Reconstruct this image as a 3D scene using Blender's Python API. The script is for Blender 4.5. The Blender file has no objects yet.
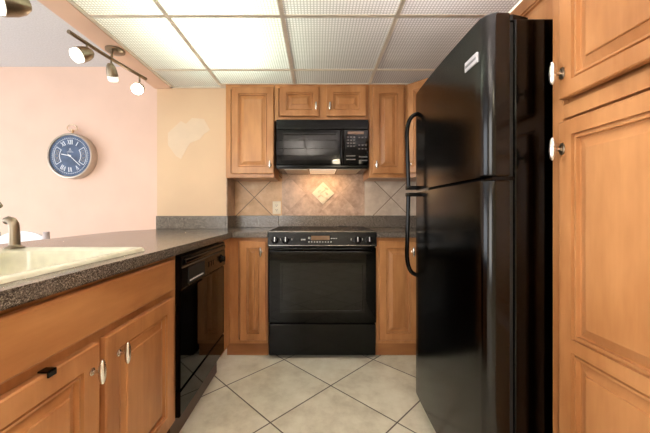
import bpy, bmesh, math, random
from mathutils import Vector, Matrix
PI = math.pi
random.seed(4)
scene = bpy.context.scene
C = scene.collection

# ------------------------------------------------------------------ camera
CAM_H = 1.06
cam = bpy.data.cameras.new('camera')
cam.sensor_width = 36.0
cam.lens = 300.0 / 650.0 * 36.0
cam.shift_x = 8.0 / 650.0
cam.shift_y = -6.0 / 650.0
cam.clip_start = 0.02
camo = bpy.data.objects.new('camera', cam)
camo.location = (0, 0, CAM_H)
camo.rotation_euler = (PI / 2, 0, 0)
C.objects.link(camo)
scene.camera = camo

# ------------------------------------------------------------------ world, lamps, exposure
w = bpy.data.worlds.new('world')
scene.world = w
w.use_nodes = True
w.node_tree.nodes['Background'].inputs[0].default_value = (0.80, 0.90, 1.0, 1)
w.node_tree.nodes['Background'].inputs[1].default_value = 1.0
vs = scene.view_settings
vs.view_transform = 'Standard'
vs.look = 'None'
vs.exposure = 0.58
vs.gamma = 1.0
vs.use_curve_mapping = False


def area(name, loc, rot, sx, sy, power, col=(1, 1, 1)):
    l = bpy.data.lights.new(name, 'AREA')
    l.shape = 'RECTANGLE'
    l.size, l.size_y = sx, sy
    l.energy = power
    l.color = col
    o = bpy.data.objects.new(name, l)
    o.location = loc
    o.rotation_euler = rot
    C.objects.link(o)
    return o


# daylight through the glazed door of the dining side and a fill light added behind the viewer
area('daylight_dining', (-4.50, 0.2, 1.15), (0, -PI / 2, 0), 2.0, 3.4, 54, (0.93, 0.95, 1.0))
area('fill_behind', (-1.5, -2.12, 1.40), (PI / 2, 0, -0.25), 1.7, 1.5, 36, (1.0, 0.94, 0.86))
# fluorescent tubes in the box above the diffuser panels
area('tube_left', (-0.62, 1.55, 2.38), (0, 0, 0), 0.5, 1.25, 25, (0.82, 1.0, 0.78))
area('tube_near', (-0.20, -0.2, 2.36), (0, 0, 0), 0.3, 1.2, 88, (1.0, 0.97, 0.86))
area('tube_right', (0.52, 0.65, 2.36), (0, 0, 0), 0.5, 1.2, 30, (1.0, 0.95, 0.93))


# ------------------------------------------------------------------ materials
def new_mat(name):
    m = bpy.data.materials.new(name)
    m.use_nodes = True
    nt = m.node_tree
    return m, nt, nt.nodes['Principled BSDF']


def setp(b, col=None, rough=None, metal=None, spec=None, coat=None):
    if col is not None: b.inputs['Base Color'].default_value = (*col, 1)
    if rough is not None: b.inputs['Roughness'].default_value = rough
    if metal is not None: b.inputs['Metallic'].default_value = metal
    if spec is not None: b.inputs['Specular IOR Level'].default_value = spec
    if coat is not None: b.inputs['Coat Weight'].default_value = coat


def nd(nt, t, **kw):
    n = nt.nodes.new(t)
    for k, v in kw.items(): setattr(n, k, v)
    return n


def math_n(nt, op, a, b=None, c=None):
    n = nd(nt, 'ShaderNodeMath', operation=op)
    for i, v in enumerate((a, b, c)):
        if v is None: continue
        if isinstance(v, (int, float)): n.inputs[i].default_value = v
        else: nt.links.new(v, n.inputs[i])
    return n.outputs[0]


def ramp(nt, fac, stops):
    r = nd(nt, 'ShaderNodeValToRGB')
    e = r.color_ramp.elements
    while len(e) < len(stops): e.new(0.5)
    for i, (p, col) in enumerate(stops):
        e[i].position = p
        e[i].color = (*col, 1)
    nt.links.new(fac, r.inputs[0])
    return r.outputs[0]


def noise(nt, scale, detail=3, rough=0.5, vec=None, vscale=None):
    n = nd(nt, 'ShaderNodeTexNoise')
    n.inputs['Scale'].default_value = scale
    n.inputs['Detail'].default_value = detail
    n.inputs['Roughness'].default_value = rough
    if vec is None:
        tc = nd(nt, 'ShaderNodeTexCoord')
        vec = tc.outputs['Object']
    if vscale:
        mp = nd(nt, 'ShaderNodeMapping')
        mp.inputs['Scale'].default_value = vscale
        nt.links.new(vec, mp.inputs[0])
        vec = mp.outputs[0]
    nt.links.new(vec, n.inputs['Vector'])
    return n.outputs['Fac']


def bump(nt, b, h, strength=0.2, dist=0.01):
    n = nd(nt, 'ShaderNodeBump')
    n.inputs['Strength'].default_value = strength
    n.inputs['Distance'].default_value = dist
    nt.links.new(h, n.inputs['Height'])
    nt.links.new(n.outputs[0], b.inputs['Normal'])


def plain(name, col, rough=0.5, metal=0.0, spec=0.5, coat=0.0):
    m, nt, b = new_mat(name)
    f = noise(nt, 30, 2)
    c = ramp(nt, f, [(0.3, tuple(x * 0.93 for x in col)), (0.7, tuple(min(1, x * 1.06) for x in col))])
    nt.links.new(c, b.inputs['Base Color'])
    setp(b, None, rough, metal, spec, coat)
    return m


def wood(name, axis='z', dark=(0.34, 0.132, 0.042), light=(0.60, 0.295, 0.120)):
    m, nt, b = new_mat(name)
    oi = nd(nt, 'ShaderNodeObjectInfo')
    tc = nd(nt, 'ShaderNodeTexCoord')
    add = nd(nt, 'ShaderNodeVectorMath', operation='ADD')
    sc = math_n(nt, 'MULTIPLY', oi.outputs['Random'], 7.0)
    cx = nd(nt, 'ShaderNodeCombineXYZ')
    for i in range(3): nt.links.new(sc, cx.inputs[i])
    nt.links.new(tc.outputs['Object'], add.inputs[0])
    nt.links.new(cx.outputs[0], add.inputs[1])
    s1 = {'z': (7, 7, 2.0), 'x': (2.0, 7, 7)}[axis]
    s2 = {'z': (60, 60, 3), 'x': (3, 60, 60)}[axis]
    a = noise(nt, 1.0, 4, 0.55, add.outputs[0], s1)
    f = noise(nt, 1.0, 3, 0.6, add.outputs[0], s2)
    s = math_n(nt, 'MULTIPLY_ADD', f, 0.14, math_n(nt, 'MULTIPLY', a, 0.86))
    mid = tuple((p + q) / 2 for p, q in zip(dark, light))
    c = ramp(nt, s, [(0.32, dark), (0.5, mid), (0.68, light)])
    nt.links.new(c, b.inputs['Base Color'])
    setp(b, None, 0.30, 0, 0.4)
    bump(nt, b, f, 0.03, 0.002)
    return m


def granite(name):
    m, nt, b = new_mat(name)
    tc = nd(nt, 'ShaderNodeTexCoord')
    v = nd(nt, 'ShaderNodeTexVoronoi')
    v.inputs['Scale'].default_value = 420
    nt.links.new(tc.outputs['Object'], v.inputs['Vector'])
    n1 = noise(nt, 240, 3, 0.7, tc.outputs['Object'])
    bw = nd(nt, 'ShaderNodeRGBToBW')
    nt.links.new(v.outputs['Color'], bw.inputs[0])
    s = math_n(nt, 'MULTIPLY_ADD', bw.outputs[0], 0.6, math_n(nt, 'MULTIPLY', n1, 0.4))
    c = ramp(nt, s, [(0.30, (0.040, 0.030, 0.023)), (0.44, (0.105, 0.083, 0.066)), (0.60, (0.19, 0.158, 0.13)), (0.78, (0.42, 0.37, 0.30))])
    nt.links.new(c, b.inputs['Base Color'])
    setp(b, None, 0.20, 0, 0.6)
    return m


def tiles(name, plane, u0, v0, size, ang, grout, cols, gw, rough=0.35, mottling=5.0, spec=0.5):
    """square tiles of side `size` rotated by ang, a joint crossing at u0,v0"""
    m, nt, b = new_mat(name)
    tc = nd(nt, 'ShaderNodeTexCoord')
    sp = nd(nt, 'ShaderNodeSeparateXYZ')
    nt.links.new(tc.outputs['Object'], sp.inputs[0])
    U = sp.outputs[0]
    V = sp.outputs[1] if plane == 'xy' else sp.outputs[2]
    u = math_n(nt, 'SUBTRACT', U, u0)
    v = math_n(nt, 'SUBTRACT', V, v0)
    ca, sa = math.cos(ang) / size, math.sin(ang) / size
    p = math_n(nt, 'MULTIPLY_ADD', u, ca, math_n(nt, 'MULTIPLY', v, sa))
    q = math_n(nt, 'MULTIPLY_ADD', v, ca, math_n(nt, 'MULTIPLY', u, -sa))
    def edge(x):
        f = math_n(nt, 'FRACT', x)
        return math_n(nt, 'MINIMUM', f, math_n(nt, 'SUBTRACT', 1.0, f))
    e = math_n(nt, 'MINIMUM', edge(p), edge(q))
    mr = nd(nt, 'ShaderNodeMapRange')
    mr.inputs['From Min'].default_value = gw / size * 0.5
    mr.inputs['From Max'].default_value = gw / size * 0.5 + 0.0015 / size
    nt.links.new(e, mr.inputs[0])
    cell = nd(nt, 'ShaderNodeCombineXYZ')
    nt.links.new(math_n(nt, 'FLOOR', p), cell.inputs[0])
    nt.links.new(math_n(nt, 'FLOOR', q), cell.inputs[1])
    wn = nd(nt, 'ShaderNodeTexWhiteNoise')
    nt.links.new(cell.outputs[0], wn.inputs['Vector'])
    off = nd(nt, 'ShaderNodeVectorMath', operation='MULTIPLY_ADD')
    nt.links.new(wn.outputs['Color'], off.inputs[0])
    off.inputs[1].default_value = (9, 9, 9)
    nt.links.new(tc.outputs['Object'], off.inputs[2])
    n1 = noise(nt, mottling, 7, 0.66, off.outputs[0])
    s = math_n(nt, 'MULTIPLY_ADD', wn.outputs['Value'], 0.14, math_n(nt, 'SUBTRACT', n1, 0.07))
    c = ramp(nt, s, [(0.30, cols[0]), (0.5, cols[1]), (0.70, cols[2])])
    mx = nd(nt, 'ShaderNodeMix', data_type='RGBA')
    nt.links.new(mr.outputs[0], mx.inputs[0])
    mx.inputs[6].default_value = (*grout, 1)
    nt.links.new(c, mx.inputs[7])
    nt.links.new(mx.outputs[2], b.inputs['Base Color'])
    setp(b, None, rough, 0, spec)
    bump(nt, b, mr.outputs[0], 0.5, 0.002)
    return m


def paint(name, col, amt=0.04, scale=3.0, bsc=250, bst=0.05, rough=0.6):
    m, nt, b = new_mat(name)
    f = noise(nt, scale, 4)
    c = ramp(nt, f, [(0.3, tuple(x * (1 - amt) for x in col)), (0.7, tuple(min(1, x * (1 + amt)) for x in col))])
    nt.links.new(c, b.inputs['Base Color'])
    setp(b, None, rough, 0, 0.3)
    bump(nt, b, noise(nt, bsc, 2), bst, 0.002)
    return m


def diffuser(name):
    """thin prismatic plastic sheet: small square cells, light from the tubes scatters through it"""
    m = bpy.data.materials.new(name)
    m.use_nodes = True
    nt = m.node_tree
    nt.nodes.clear()
    out = nd(nt, 'ShaderNodeOutputMaterial')
    tc = nd(nt, 'ShaderNodeTexCoord')
    sp = nd(nt, 'ShaderNodeSeparateXYZ')
    nt.links.new(tc.outputs['Object'], sp.inputs[0])
    def edge(x):
        f = math_n(nt, 'FRACT', math_n(nt, 'MULTIPLY', x, 1 / 0.0165))
        return math_n(nt, 'ABSOLUTE', math_n(nt, 'SUBTRACT', f, 0.5))
    e = math_n(nt, 'MAXIMUM', edge(sp.outputs[0]), edge(sp.outputs[1]))
    c = ramp(nt, e, [(0.22, (0.88, 0.86, 0.86)), (0.47, (0.50, 0.47, 0.47))])
    tr = nd(nt, 'ShaderNodeBsdfTranslucent')
    nt.links.new(c, tr.inputs[0])
    df = nd(nt, 'ShaderNodeBsdfDiffuse')
    nt.links.new(c, df.inputs[0])
    mx = nd(nt, 'ShaderNodeMixShader')
    mx.inputs[0].default_value = 0.42
    nt.links.new(tr.outputs[0], mx.inputs[1])
    nt.links.new(df.outputs[0], mx.inputs[2])
    nt.links.new(mx.outputs[0], out.inputs[0])
    return m


def gloss(name, rough, ior, floor_=0.0, pebble=0.0):
    """opaque black lacquer or glass: only the Fresnel reflection is visible"""
    m = bpy.data.materials.new(name)
    m.use_nodes = True
    nt = m.node_tree
    nt.nodes.clear()
    out = nd(nt, 'ShaderNodeOutputMaterial')
    g = nd(nt, 'ShaderNodeBsdfGlossy')
    fr_ = nd(nt, 'ShaderNodeFresnel')
    fr_.inputs['IOR'].default_value = ior
    v = math_n(nt, 'ADD', fr_.outputs[0], floor_)
    nt.links.new(v, g.inputs['Color'])
    g.inputs['Roughness'].default_value = rough
    if pebble:
        n = nd(nt, 'ShaderNodeBump')
        n.inputs['Strength'].default_value = pebble
        n.inputs['Distance'].default_value = 0.001
        nt.links.new(noise(nt, 420, 2), n.inputs['Height'])
        nt.links.new(n.outputs[0], g.inputs['Normal'])
    nt.links.new(g.outputs[0], out.inputs[0])
    return m


def emit(name, col, st):
    m, nt, b = new_mat(name)
    setp(b, (0.9, 0.9, 0.9), 0.4)
    b.inputs['Emission Color'].default_value = (*col, 1)
    b.inputs['Emission Strength'].default_value = st
    return m


def brushed(name, col, rough=0.3):
    m, nt, b = new_mat(name)
    f = noise(nt, 1, 2, 0.5, None, (400, 400, 12))
    c = ramp(nt, f, [(0.3, tuple(x * 0.85 for x in col)), (0.7, col)])
    nt.links.new(c, b.inputs['Base Color'])
    setp(b, None, rough, 1.0)
    return m


WV = wood('honey_maple_vertical', 'z')
WH = wood('honey_maple_horizontal', 'x')
GRAN = granite('speckled_counter')
FLOORM = tiles('floor_tile', 'xy', 0.0835, 1.816, 0.448, PI / 4, (0.10, 0.072, 0.048),
               [(0.64, 0.58, 0.44), (0.80, 0.75, 0.60), (0.90, 0.86, 0.72)], 0.0055, 0.32, 7.0)
TL = [(0.58, 0.36, 0.19), (0.72, 0.48, 0.27), (0.82, 0.60, 0.38)]
TMID = [(0.36, 0.235, 0.165), (0.53, 0.37, 0.27), (0.70, 0.51, 0.385)]
SPL_L = tiles('wall_tile_left', 'xz', -0.577, 1.18, 0.305, PI / 4, (0.22, 0.14, 0.09), TL, 0.005, 0.4, 9)
SPL_R = tiles('wall_tile_right', 'xz', 0.681, 1.178, 0.305, PI / 4, (0.22, 0.14, 0.09),
              [(0.54, 0.43, 0.33), (0.66, 0.55, 0.44), (0.76, 0.66, 0.55)], 0.005, 0.4, 9)
SPL_M = tiles('wall_tile_middle', 'xz', 0.055, 1.06, 0.22, PI / 4, (0.46, 0.32, 0.235), TMID, 0.0025, 0.4, 16)
PINK = paint('pink_wall_paint', (0.77, 0.56, 0.455))
PEACH = paint('warm_lit_soffit_paint', (0.84, 0.58, 0.44))  # same paint as the pink wall, warm light put into the colour
YELLOW = paint('yellow_wall_paint', (0.70, 0.50, 0.325), 0.04, 2.0)
PATCH = paint('patching_compound', (0.71, 0.555, 0.41), 0.03, 10)
GREYC = paint('popcorn_ceiling', (0.66, 0.68, 0.72), 0.08, 90, 160, 0.6, 0.9)
WHITEP = paint('white_paint', (0.80, 0.78, 0.74))
CREAMW = paint('cream_wall_paint', (0.78, 0.68, 0.54))
DIFF = diffuser('prismatic_diffuser')
TBAR = plain('grid_cream_metal', (0.78, 0.72, 0.62), 0.45)
BLACK = gloss('black_enamel', 0.14, 1.30, 0.004)
BLACKS = gloss('black_satin_plastic', 0.26, 1.30, 0.006)
GLASS_B = gloss('black_glass', 0.04, 1.30)
WINDOWG = gloss('dark_window_glass', 0.03, 1.36, 0.004)
DARKG = plain('dark_gap', (0.008, 0.007, 0.006), 0.7)
NICKEL = brushed('satin_nickel', (0.78, 0.74, 0.68), 0.24)
BRONZE = brushed('brushed_bronze_nickel', (0.30, 0.245, 0.175), 0.36)
CHROME = plain('bright_chrome', (0.8, 0.8, 0.8), 0.12, 1.0)
SINKM = plain('cream_sink_enamel', (0.72, 0.71, 0.56), 0.14)
WHITEG = plain('white_lacquer', (0.82, 0.84, 0.88), 0.2)
GREYP = plain('grey_post', (0.50, 0.44, 0.45), 0.5)  # rear posts, greyer than the rest of the chair
ALMOND = plain('almond_plastic', (0.80, 0.72, 0.55), 0.35)
BADGE = plain('silver_badge', (0.66, 0.66, 0.70), 0.35, 0.3)
LEGEND = plain('grey_legend_print', (0.42, 0.40, 0.38), 0.5)
KEYM = plain('dim_key_print', (0.16, 0.15, 0.14), 0.4)
DISPLAY = plain('amber_display', (0.16, 0.085, 0.04), 0.15)
CLOCKF = paint('blue_slate_dial', (0.08, 0.12, 0.21), 0.3, 14, 60, 0.02, 0.5)
CLOCKW = plain('pale_blue_print', (0.66, 0.72, 0.80), 0.5)
CREAMT = paint('cream_relief_tile', (0.76, 0.66, 0.52), 0.06, 30)
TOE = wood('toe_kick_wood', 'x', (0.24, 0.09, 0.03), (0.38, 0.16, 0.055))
TOED = wood('shaded_toe_kick_wood', 'x', (0.07, 0.030, 0.016), (0.13, 0.058, 0.03))  # toe kick wood darkened, shade under the dishwasher put into the colour
BULB = emit('lit_bulb', (1.0, 0.88, 0.70), 9.0)
FROST = plain('frosted_glass', (0.86, 0.83, 0.76), 0.3)
HOODL = emit('hood_lamp_lens', (1.0, 0.60, 0.32), 0.25)
STEELF = plain('grease_filter_mesh', (0.42, 0.36, 0.29), 0.4, 0.6)


FRG = gloss('black_pebbled_enamel', 0.15, 1.46, 0.0, 0.10)


# ------------------------------------------------------------------ mesh helpers
def obj(name, bm, mat, parent=None, smooth=False):
    me = bpy.data.meshes.new(name)
    bmesh.ops.recalc_face_normals(bm, faces=bm.faces)
    bm.to_mesh(me)
    bm.free()
    me.materials.append(mat)
    if smooth:
        for p in me.polygons: p.use_smooth = True
        try: me.set_sharp_from_angle(angle=math.radians(38))
        except Exception: pass
    o = bpy.data.objects.new(name, me)
    C.objects.link(o)
    if parent: o.parent = parent
    return o


def thing(name, label, cat, loc=(0, 0, 0), rotz=0.0, group=None):
    o = bpy.data.objects.new(name, None)
    o.empty_display_size = 0.05
    C.objects.link(o)
    o.location = loc
    o.rotation_euler = (0, 0, rotz)
    return tag(o, label, cat, group)


def tag(o, label, cat, group=None):
    o['label'] = label
    o['category'] = cat
    if group: o['group'] = group
    return o


def struct(name, bm, mat, parent=None, **kw):
    o = obj(name, bm, mat, parent, **kw)
    if parent is None: o['kind'] = 'structure'
    return o


def NB(): return bmesh.new()


def box(bm, x0, x1, y0, y1, z0, z1, bev=0.0):
    if x1 < x0: x0, x1 = x1, x0
    if y1 < y0: y0, y1 = y1, y0
    if z1 < z0: z0, z1 = z1, z0
    t = bmesh.new() if bev else bm
    vs_ = [t.verts.new(p) for p in ((x0, y0, z0), (x1, y0, z0), (x1, y1, z0), (x0, y1, z0), (x0, y0, z1), (x1, y0, z1), (x1, y1, z1), (x0, y1, z1))]
    for f in ((0, 3, 2, 1), (4, 5, 6, 7), (0, 1, 5, 4), (1, 2, 6, 5), (2, 3, 7, 6), (3, 0, 4, 7)):
        t.faces.new([vs_[i] for i in f])
    if bev:
        bmesh.ops.bevel(t, geom=t.edges[:], offset=bev, segments=2, affect='EDGES', profile=0.5)
        merge(bm, t)
    return bm


def merge(bm, t):
    me = bpy.data.meshes.new('tmp')
    t.to_mesh(me)
    t.free()
    bm.from_mesh(me)
    bpy.data.meshes.remove(me)


def bx(*a, **k): return box(NB(), *a, **k)


def prism(bm, pts, a0, a1, axis='z', bev=0.0):
    """extrude a 2-D polygon along axis ('z': pts are xy; 'x': pts are yz; 'y': pts are xz)"""
    t = bmesh.new()
    def P(u, v, a):
        return {'z': (u, v, a), 'x': (a, u, v), 'y': (u, a, v)}[axis]
    A = [t.verts.new(P(u, v, a0)) for u, v in pts]
    B = [t.verts.new(P(u, v, a1)) for u, v in pts]
    n = len(pts)
    t.faces.new(A[::-1])
    t.faces.new(B)
    for i in range(n):
        t.faces.new([A[i], A[(i + 1) % n], B[(i + 1) % n], B[i]])
    if bev:
        es = [e for e in t.edges if (e.verts[0] in A) == (e.verts[1] in A)]
        bmesh.ops.bevel(t, geom=es, offset=bev, segments=3, affect='EDGES', profile=0.5)
    merge(bm, t)
    return bm


def lathe(bm, prof, origin=(0, 0, 0), axis=(0, 0, 1), seg=24):
    """prof: list of (radius, height) along axis"""
    ax = Vector(axis).normalized()
    q = Vector((0, 0, 1)).rotation_difference(ax)
    O = Vector(origin)
    rings = []
    for r, h in prof:
        if r < 1e-6:
            rings.append([bm.verts.new(O + q @ Vector((0, 0, h)))])
        else:
            rings.append([bm.verts.new(O + q @ Vector((r * math.cos(2 * PI * k / seg), r * math.sin(2 * PI * k / seg), h))) for k in range(seg)])
    for a, b in zip(rings, rings[1:]):
        for k in range(seg):
            k2 = (k + 1) % seg
            if len(a) == 1 and len(b) == 1: break
            if len(a) == 1: bm.faces.new([a[0], b[k], b[k2]])
            elif len(b) == 1: bm.faces.new([a[k], a[k2], b[0]])
            else: bm.faces.new([a[k], a[k2], b[k2], b[k]])
    if len(rings[0]) > 1: bm.faces.new(rings[0][::-1])
    if len(rings[-1]) > 1: bm.faces.new(rings[-1])
    return bm


def tube(bm, pts, r, seg=12, flat=1.0):
    """swept tube with parallel-transport frame; r a number or list"""
    P = [Vector(p) for p in pts]
    n = len(P)
    R = r if isinstance(r, (list, tuple)) else [r] * n
    T = [(P[min(i + 1, n - 1)] - P[max(i - 1, 0)]).normalized() for i in range(n)]
    up = Vector((0, 1, 0)) if abs(T[0].dot(Vector((0, 1, 0)))) < 0.9 else Vector((1, 0, 0))
    nrm = (up - T[0] * up.dot(T[0])).normalized()
    rings = []
    for i in range(n):
        nrm = (nrm - T[i] * nrm.dot(T[i])).normalized()
        bn = T[i].cross(nrm)
        rings.append([bm.verts.new(P[i] + nrm * R[i] * math.cos(2 * PI * k / seg) + bn * R[i] * flat * math.sin(2 * PI * k / seg)) for k in range(seg)])
    for a, b in zip(rings, rings[1:]):
        for k in range(seg):
            bm.faces.new([a[k], a[(k + 1) % seg], b[(k + 1) % seg], b[k]])
    bm.faces.new(rings[0][::-1])
    bm.faces.new(rings[-1])
    return bm


def bez(p0, p1, p2, p3, n=12):
    p0, p1, p2, p3 = map(Vector, (p0, p1, p2, p3))
    return [p0 * (1 - t) ** 3 + p1 * 3 * t * (1 - t) ** 2 + p2 * 3 * t * t * (1 - t) + p3 * t ** 3 for t in (i / n for i in range(n + 1))]


def ring_faces(bm, rects, cap=True):
    """nested rectangles (x0,x1,z0,z1,y): quads between consecutive ones, last one capped"""
    L = []
    for x0, x1, z0, z1, y in rects:
        L.append([bm.verts.new(p) for p in ((x0, y, z0), (x1, y, z0), (x1, y, z1), (x0, y, z1))])
    for a, b in zip(L, L[1:]):
        for k in range(4):
            bm.faces.new([a[k], a[(k + 1) % 4], b[(k + 1) % 4], b[k]])
    if cap: bm.faces.new(L[-1])


PANEL = [(0.0, 0.0), (0.001, 0.009), (0.004, 0.009), (0.007, 0.003), (0.013, 0.003), (0.014, 0.014), (0.019, 0.014), (0.042, 0.006), (0.043, 0.001), (0.046, 0.0)]


def door_bm(w, h, t=0.022, stile=0.055, splits=(), narrow=1.0):
    """raised-panel door: front at y=-t, back y=0, x centred, z from 0.  splits = z of middle rails"""
    bm = NB()
    x0, x1 = -w / 2, w / 2
    e = 0.004
    ring_faces(bm, [(x0, x1, 0, h, 0.0), (x0, x1, 0, h, -t + e), (x0 + e * 0.4, x1 - e * 0.4, e * 0.4, h - e * 0.4, -t + e * 0.4), (x0 + e, x1 - e, e, h - e, -t)], cap=False)
    bm.faces.new([bm.verts.new(p) for p in ((x0, 0, 0), (x0, 0, h), (x1, 0, h), (x1, 0, 0))])
    zs = [e] + list(splits) + [h - e]
    half = stile * 0.42
    for i in range(len(zs) - 1):
        a, b = zs[i], zs[i + 1]
        oa = a + (stile - e if i == 0 else half)
        ob = b - (stile - e if i == len(zs) - 2 else half)
        rr = [(x0 + e, x1 - e, a, b, -t)]
        for ins, dep in PANEL:
            ins *= narrow
            rr.append((x0 + stile + ins, x1 - stile - ins, oa + ins, ob - ins, -t + dep))
        ring_faces(bm, rr)
    bmesh.ops.remove_doubles(bm, verts=bm.verts[:], dist=0.00005)
    return bm


def slab_bm(w, h, t=0.02, e=0.006):
    bm = NB()
    x0, x1 = -w / 2, w / 2
    ring_faces(bm, [(x0, x1, 0, h, 0.0), (x0, x1, 0, h, -t + e), (x0 + e * .35, x1 - e * .35, e * .35, h - e * .35, -t + e * .35), (x0 + e, x1 - e, e, h - e, -t)])
    bm.faces.new([bm.verts.new(p) for p in ((x0, 0, 0), (x0, 0, h), (x1, 0, h), (x1, 0, 0))])
    bmesh.ops.remove_doubles(bm, verts=bm.verts[:], dist=0.00005)
    return bm


def knob(parent, x, z, y=-0.02, mat=None, ln=0.034, tall=False):
    """oval pull on a short stem with a round rose, standing off the front (-y)"""
    bm = NB()
    lathe(bm, [(0.0, 0.001), (0.0042, 0.001), (0.0042, 0.012), (0.0042, 0.022), (0.007, 0.026), (0, 0.0265)], (x, y, z), (0, -1, 0), 20)
    pr = []
    for k in range(13):
        a = PI * k / 12
        pr.append((0.0095 * math.sin(a) ** 0.75 if 0 < k < 12 else 0.0, -ln * math.cos(a)))
    lathe(bm, pr, (x, y - 0.028, z), (0, 0, 1), 16)
    b = lathe(NB(), [(0, 0), (0.0105, 0), (0.0105, 0.002), (0.006, 0.0045), (0, 0.005)], (x, y, z), (0, -1, 0), 24)
    for v in b.verts: v.co.z = z + (v.co.z - z) * (1.7 if tall else 1.0)
    obj('rose', b, BRONZE if tall else NICKEL, parent, smooth=True)
    return obj('knob', bm, mat or NICKEL, parent, smooth=True)


def cabinet(name, label, loc, rotz, wdt, z0, z1, depth, doors, toe=0.0, toe_in=0.05, frame_w=0.035, group=None, splits=(), rails=(), open_top=False):
    """front of face frame at local y=0, body towards +y.  doors: (xc, z0, w, h, knob_dx, knob_z, stile)"""
    t = thing(name, label, 'cabinet', loc, rotz, group)
    hw = wdt / 2
    bm = NB()
    fz = z0 + toe
    if open_top:
        box(bm, -hw, -hw + 0.018, 0.018, depth, fz, z1); box(bm, hw - 0.018, hw, 0.018, depth, fz, z1)
        box(bm, -hw + 0.018, hw - 0.018, 0.018, depth, fz, fz + 0.018); box(bm, -hw + 0.018, hw - 0.018, depth - 0.012, depth, fz + 0.018, z1)
    else: box(bm, -hw, hw, 0.018, depth, fz, z1)
    obj('body', bm, WV, t)
    bm = NB()
    box(bm, -hw, -hw + frame_w, 0, 0.018, fz, z1, 0.001)
    box(bm, hw - frame_w, hw, 0, 0.018, fz, z1, 0.001)
    box(bm, -hw + frame_w, hw - frame_w, 0.0005, 0.018, fz, fz + frame_w)
    box(bm, -hw + frame_w, hw - frame_w, 0.0005, 0.018, z1 - frame_w, z1)
    for r in rails: box(bm, -hw + frame_w, hw - frame_w, 0.0005, 0.018, r - 0.02, r + 0.02)
    for s in ([sum(d[0] for d in doors) / len(doors)] if len(doors) == 2 and abs(doors[0][1] - doors[1][1]) < 0.01 else []):
        box(bm, s - 0.035, s + 0.035, 0.0002, 0.018, fz + frame_w, z1 - frame_w)
    obj('face_frame', bm, WV, t)
    if toe:
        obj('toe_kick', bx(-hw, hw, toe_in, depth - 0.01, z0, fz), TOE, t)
    for d in doors:
        xc, dz, dw, dh, kdx, kz, st = d[:7]
        sp = d[7] if len(d) > 7 else ()
        dm = door_bm(dw, dh, 0.02, st, sp, 1.0 if dw > 0.22 else 0.8)
        o = obj('door', dm, WV, t)
        o.location = (xc, -0.001, dz)
        if kz is not None: knob(o, kdx, kz - dz, tall='pantry' in name)
    return t


# ------------------------------------------------------------------ room shell
YB, YY, YP = 2.77, 2.52, 2.89          # kitchen back wall, yellow pier, pink wall
XS = -0.764                            # side of the niche
XR = 1.33                              # right wall
XL = -4.6
ZC, ZD = 2.089, 2.445                  # luminous ceiling, dining ceiling
YF = -2.2
struct('floor', bx(XL, XR + 0.1, YF - 0.1, YP + 0.1, -0.08, 0.0), FLOORM)
wb = struct('wall_back', bx(XS, XR + 0.1, YB, YB + 0.12, 0, ZD), CREAMW)
struct('wall_right', bx(XR, XR + 0.1, YF, YB, 0, ZD), CREAMW)
wy = struct('wall_pier', bx(-1.344, XS, YY, YP, 0, ZD), YELLOW)
struct('wall_far', bx(XL, -1.344, YP, YP + 0.1, 0, ZD), PINK)
bm = NB()                               # left wall with the glazed opening
box(bm, XL - 0.1, XL, YF, -1.6, 0, ZD)
box(bm, XL - 0.1, XL, 2.0, YP + 0.1, 0, ZD)
box(bm, XL - 0.1, XL, -1.6, 2.0, 2.17, ZD)
struct('wall_left', bm, PINK)
bm = NB()
box(bm, XL, -2.4, YF - 0.1, YF, 0, ZD)
box(bm, -0.6, XR + 0.1, YF - 0.1, YF, 0, ZD)
box(bm, -2.4, -0.6, YF - 0.1, YF, 0, 0.6)
box(bm, -2.4, -0.6, YF - 0.1, YF, 2.15, ZD)
struct('wall_front', bm, CREAMW)
struct('ceiling', bx(XL, -1.36, YF, YP + 0.1, ZD, ZD + 0.05), GREYC)
struct('ceiling.001', bx(-1.36, XR + 0.1, YF, YP + 0.1, ZD + 0.0, ZD + 0.05), WHITEP)
struct('trim_1', bx(-1.362, -1.222, YF, YY - 0.001, ZC - 0.006, ZD - 0.001), PEACH)      # soffit beam
# patch of filler on the yellow pier
pp = [(168, 133), (181, 121), (186, 124), (192, 118), (204, 119), (210, 130), (204, 134), (200, 139), (190, 143), (187, 148), (181, 159), (176, 156), (168, 145)]
pts = [((X - 317) * YY / 300, CAM_H - (Y - 210.5) * YY / 300) for X, Y in pp]
bm = prism(NB(), pts, YY - 0.0012, YY, 'y')
obj('filler_patch', bm, PATCH, wy)
# tiled niche
z0t, z1t = 1.0, 1.42
obj('tiled_panel', bx(XS + 0.008, -0.323, YB - 0.008, YB - 0.0002, z0t, z1t), SPL_L, wb)
obj('tiled_panel', bx(-0.322, 0.438, YB - 0.010, YB - 0.0002, 0.93, 1.60), SPL_M, wb)
obj('tiled_panel', bx(0.440, XR, YB - 0.008, YB - 0.0002, z0t, z1t), SPL_R, wb)
sidep = tiles('wall_tile_side', 'xz', 0, 0, 5.0, 0, (0.2, 0.13, 0.09), TMID, 0.001, 0.4, 9)
obj('tiled_side', bx(XS, XS + 0.008, YY + 0.002, YB - 0.009, z0t, z1t), sidep, wy)

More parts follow.
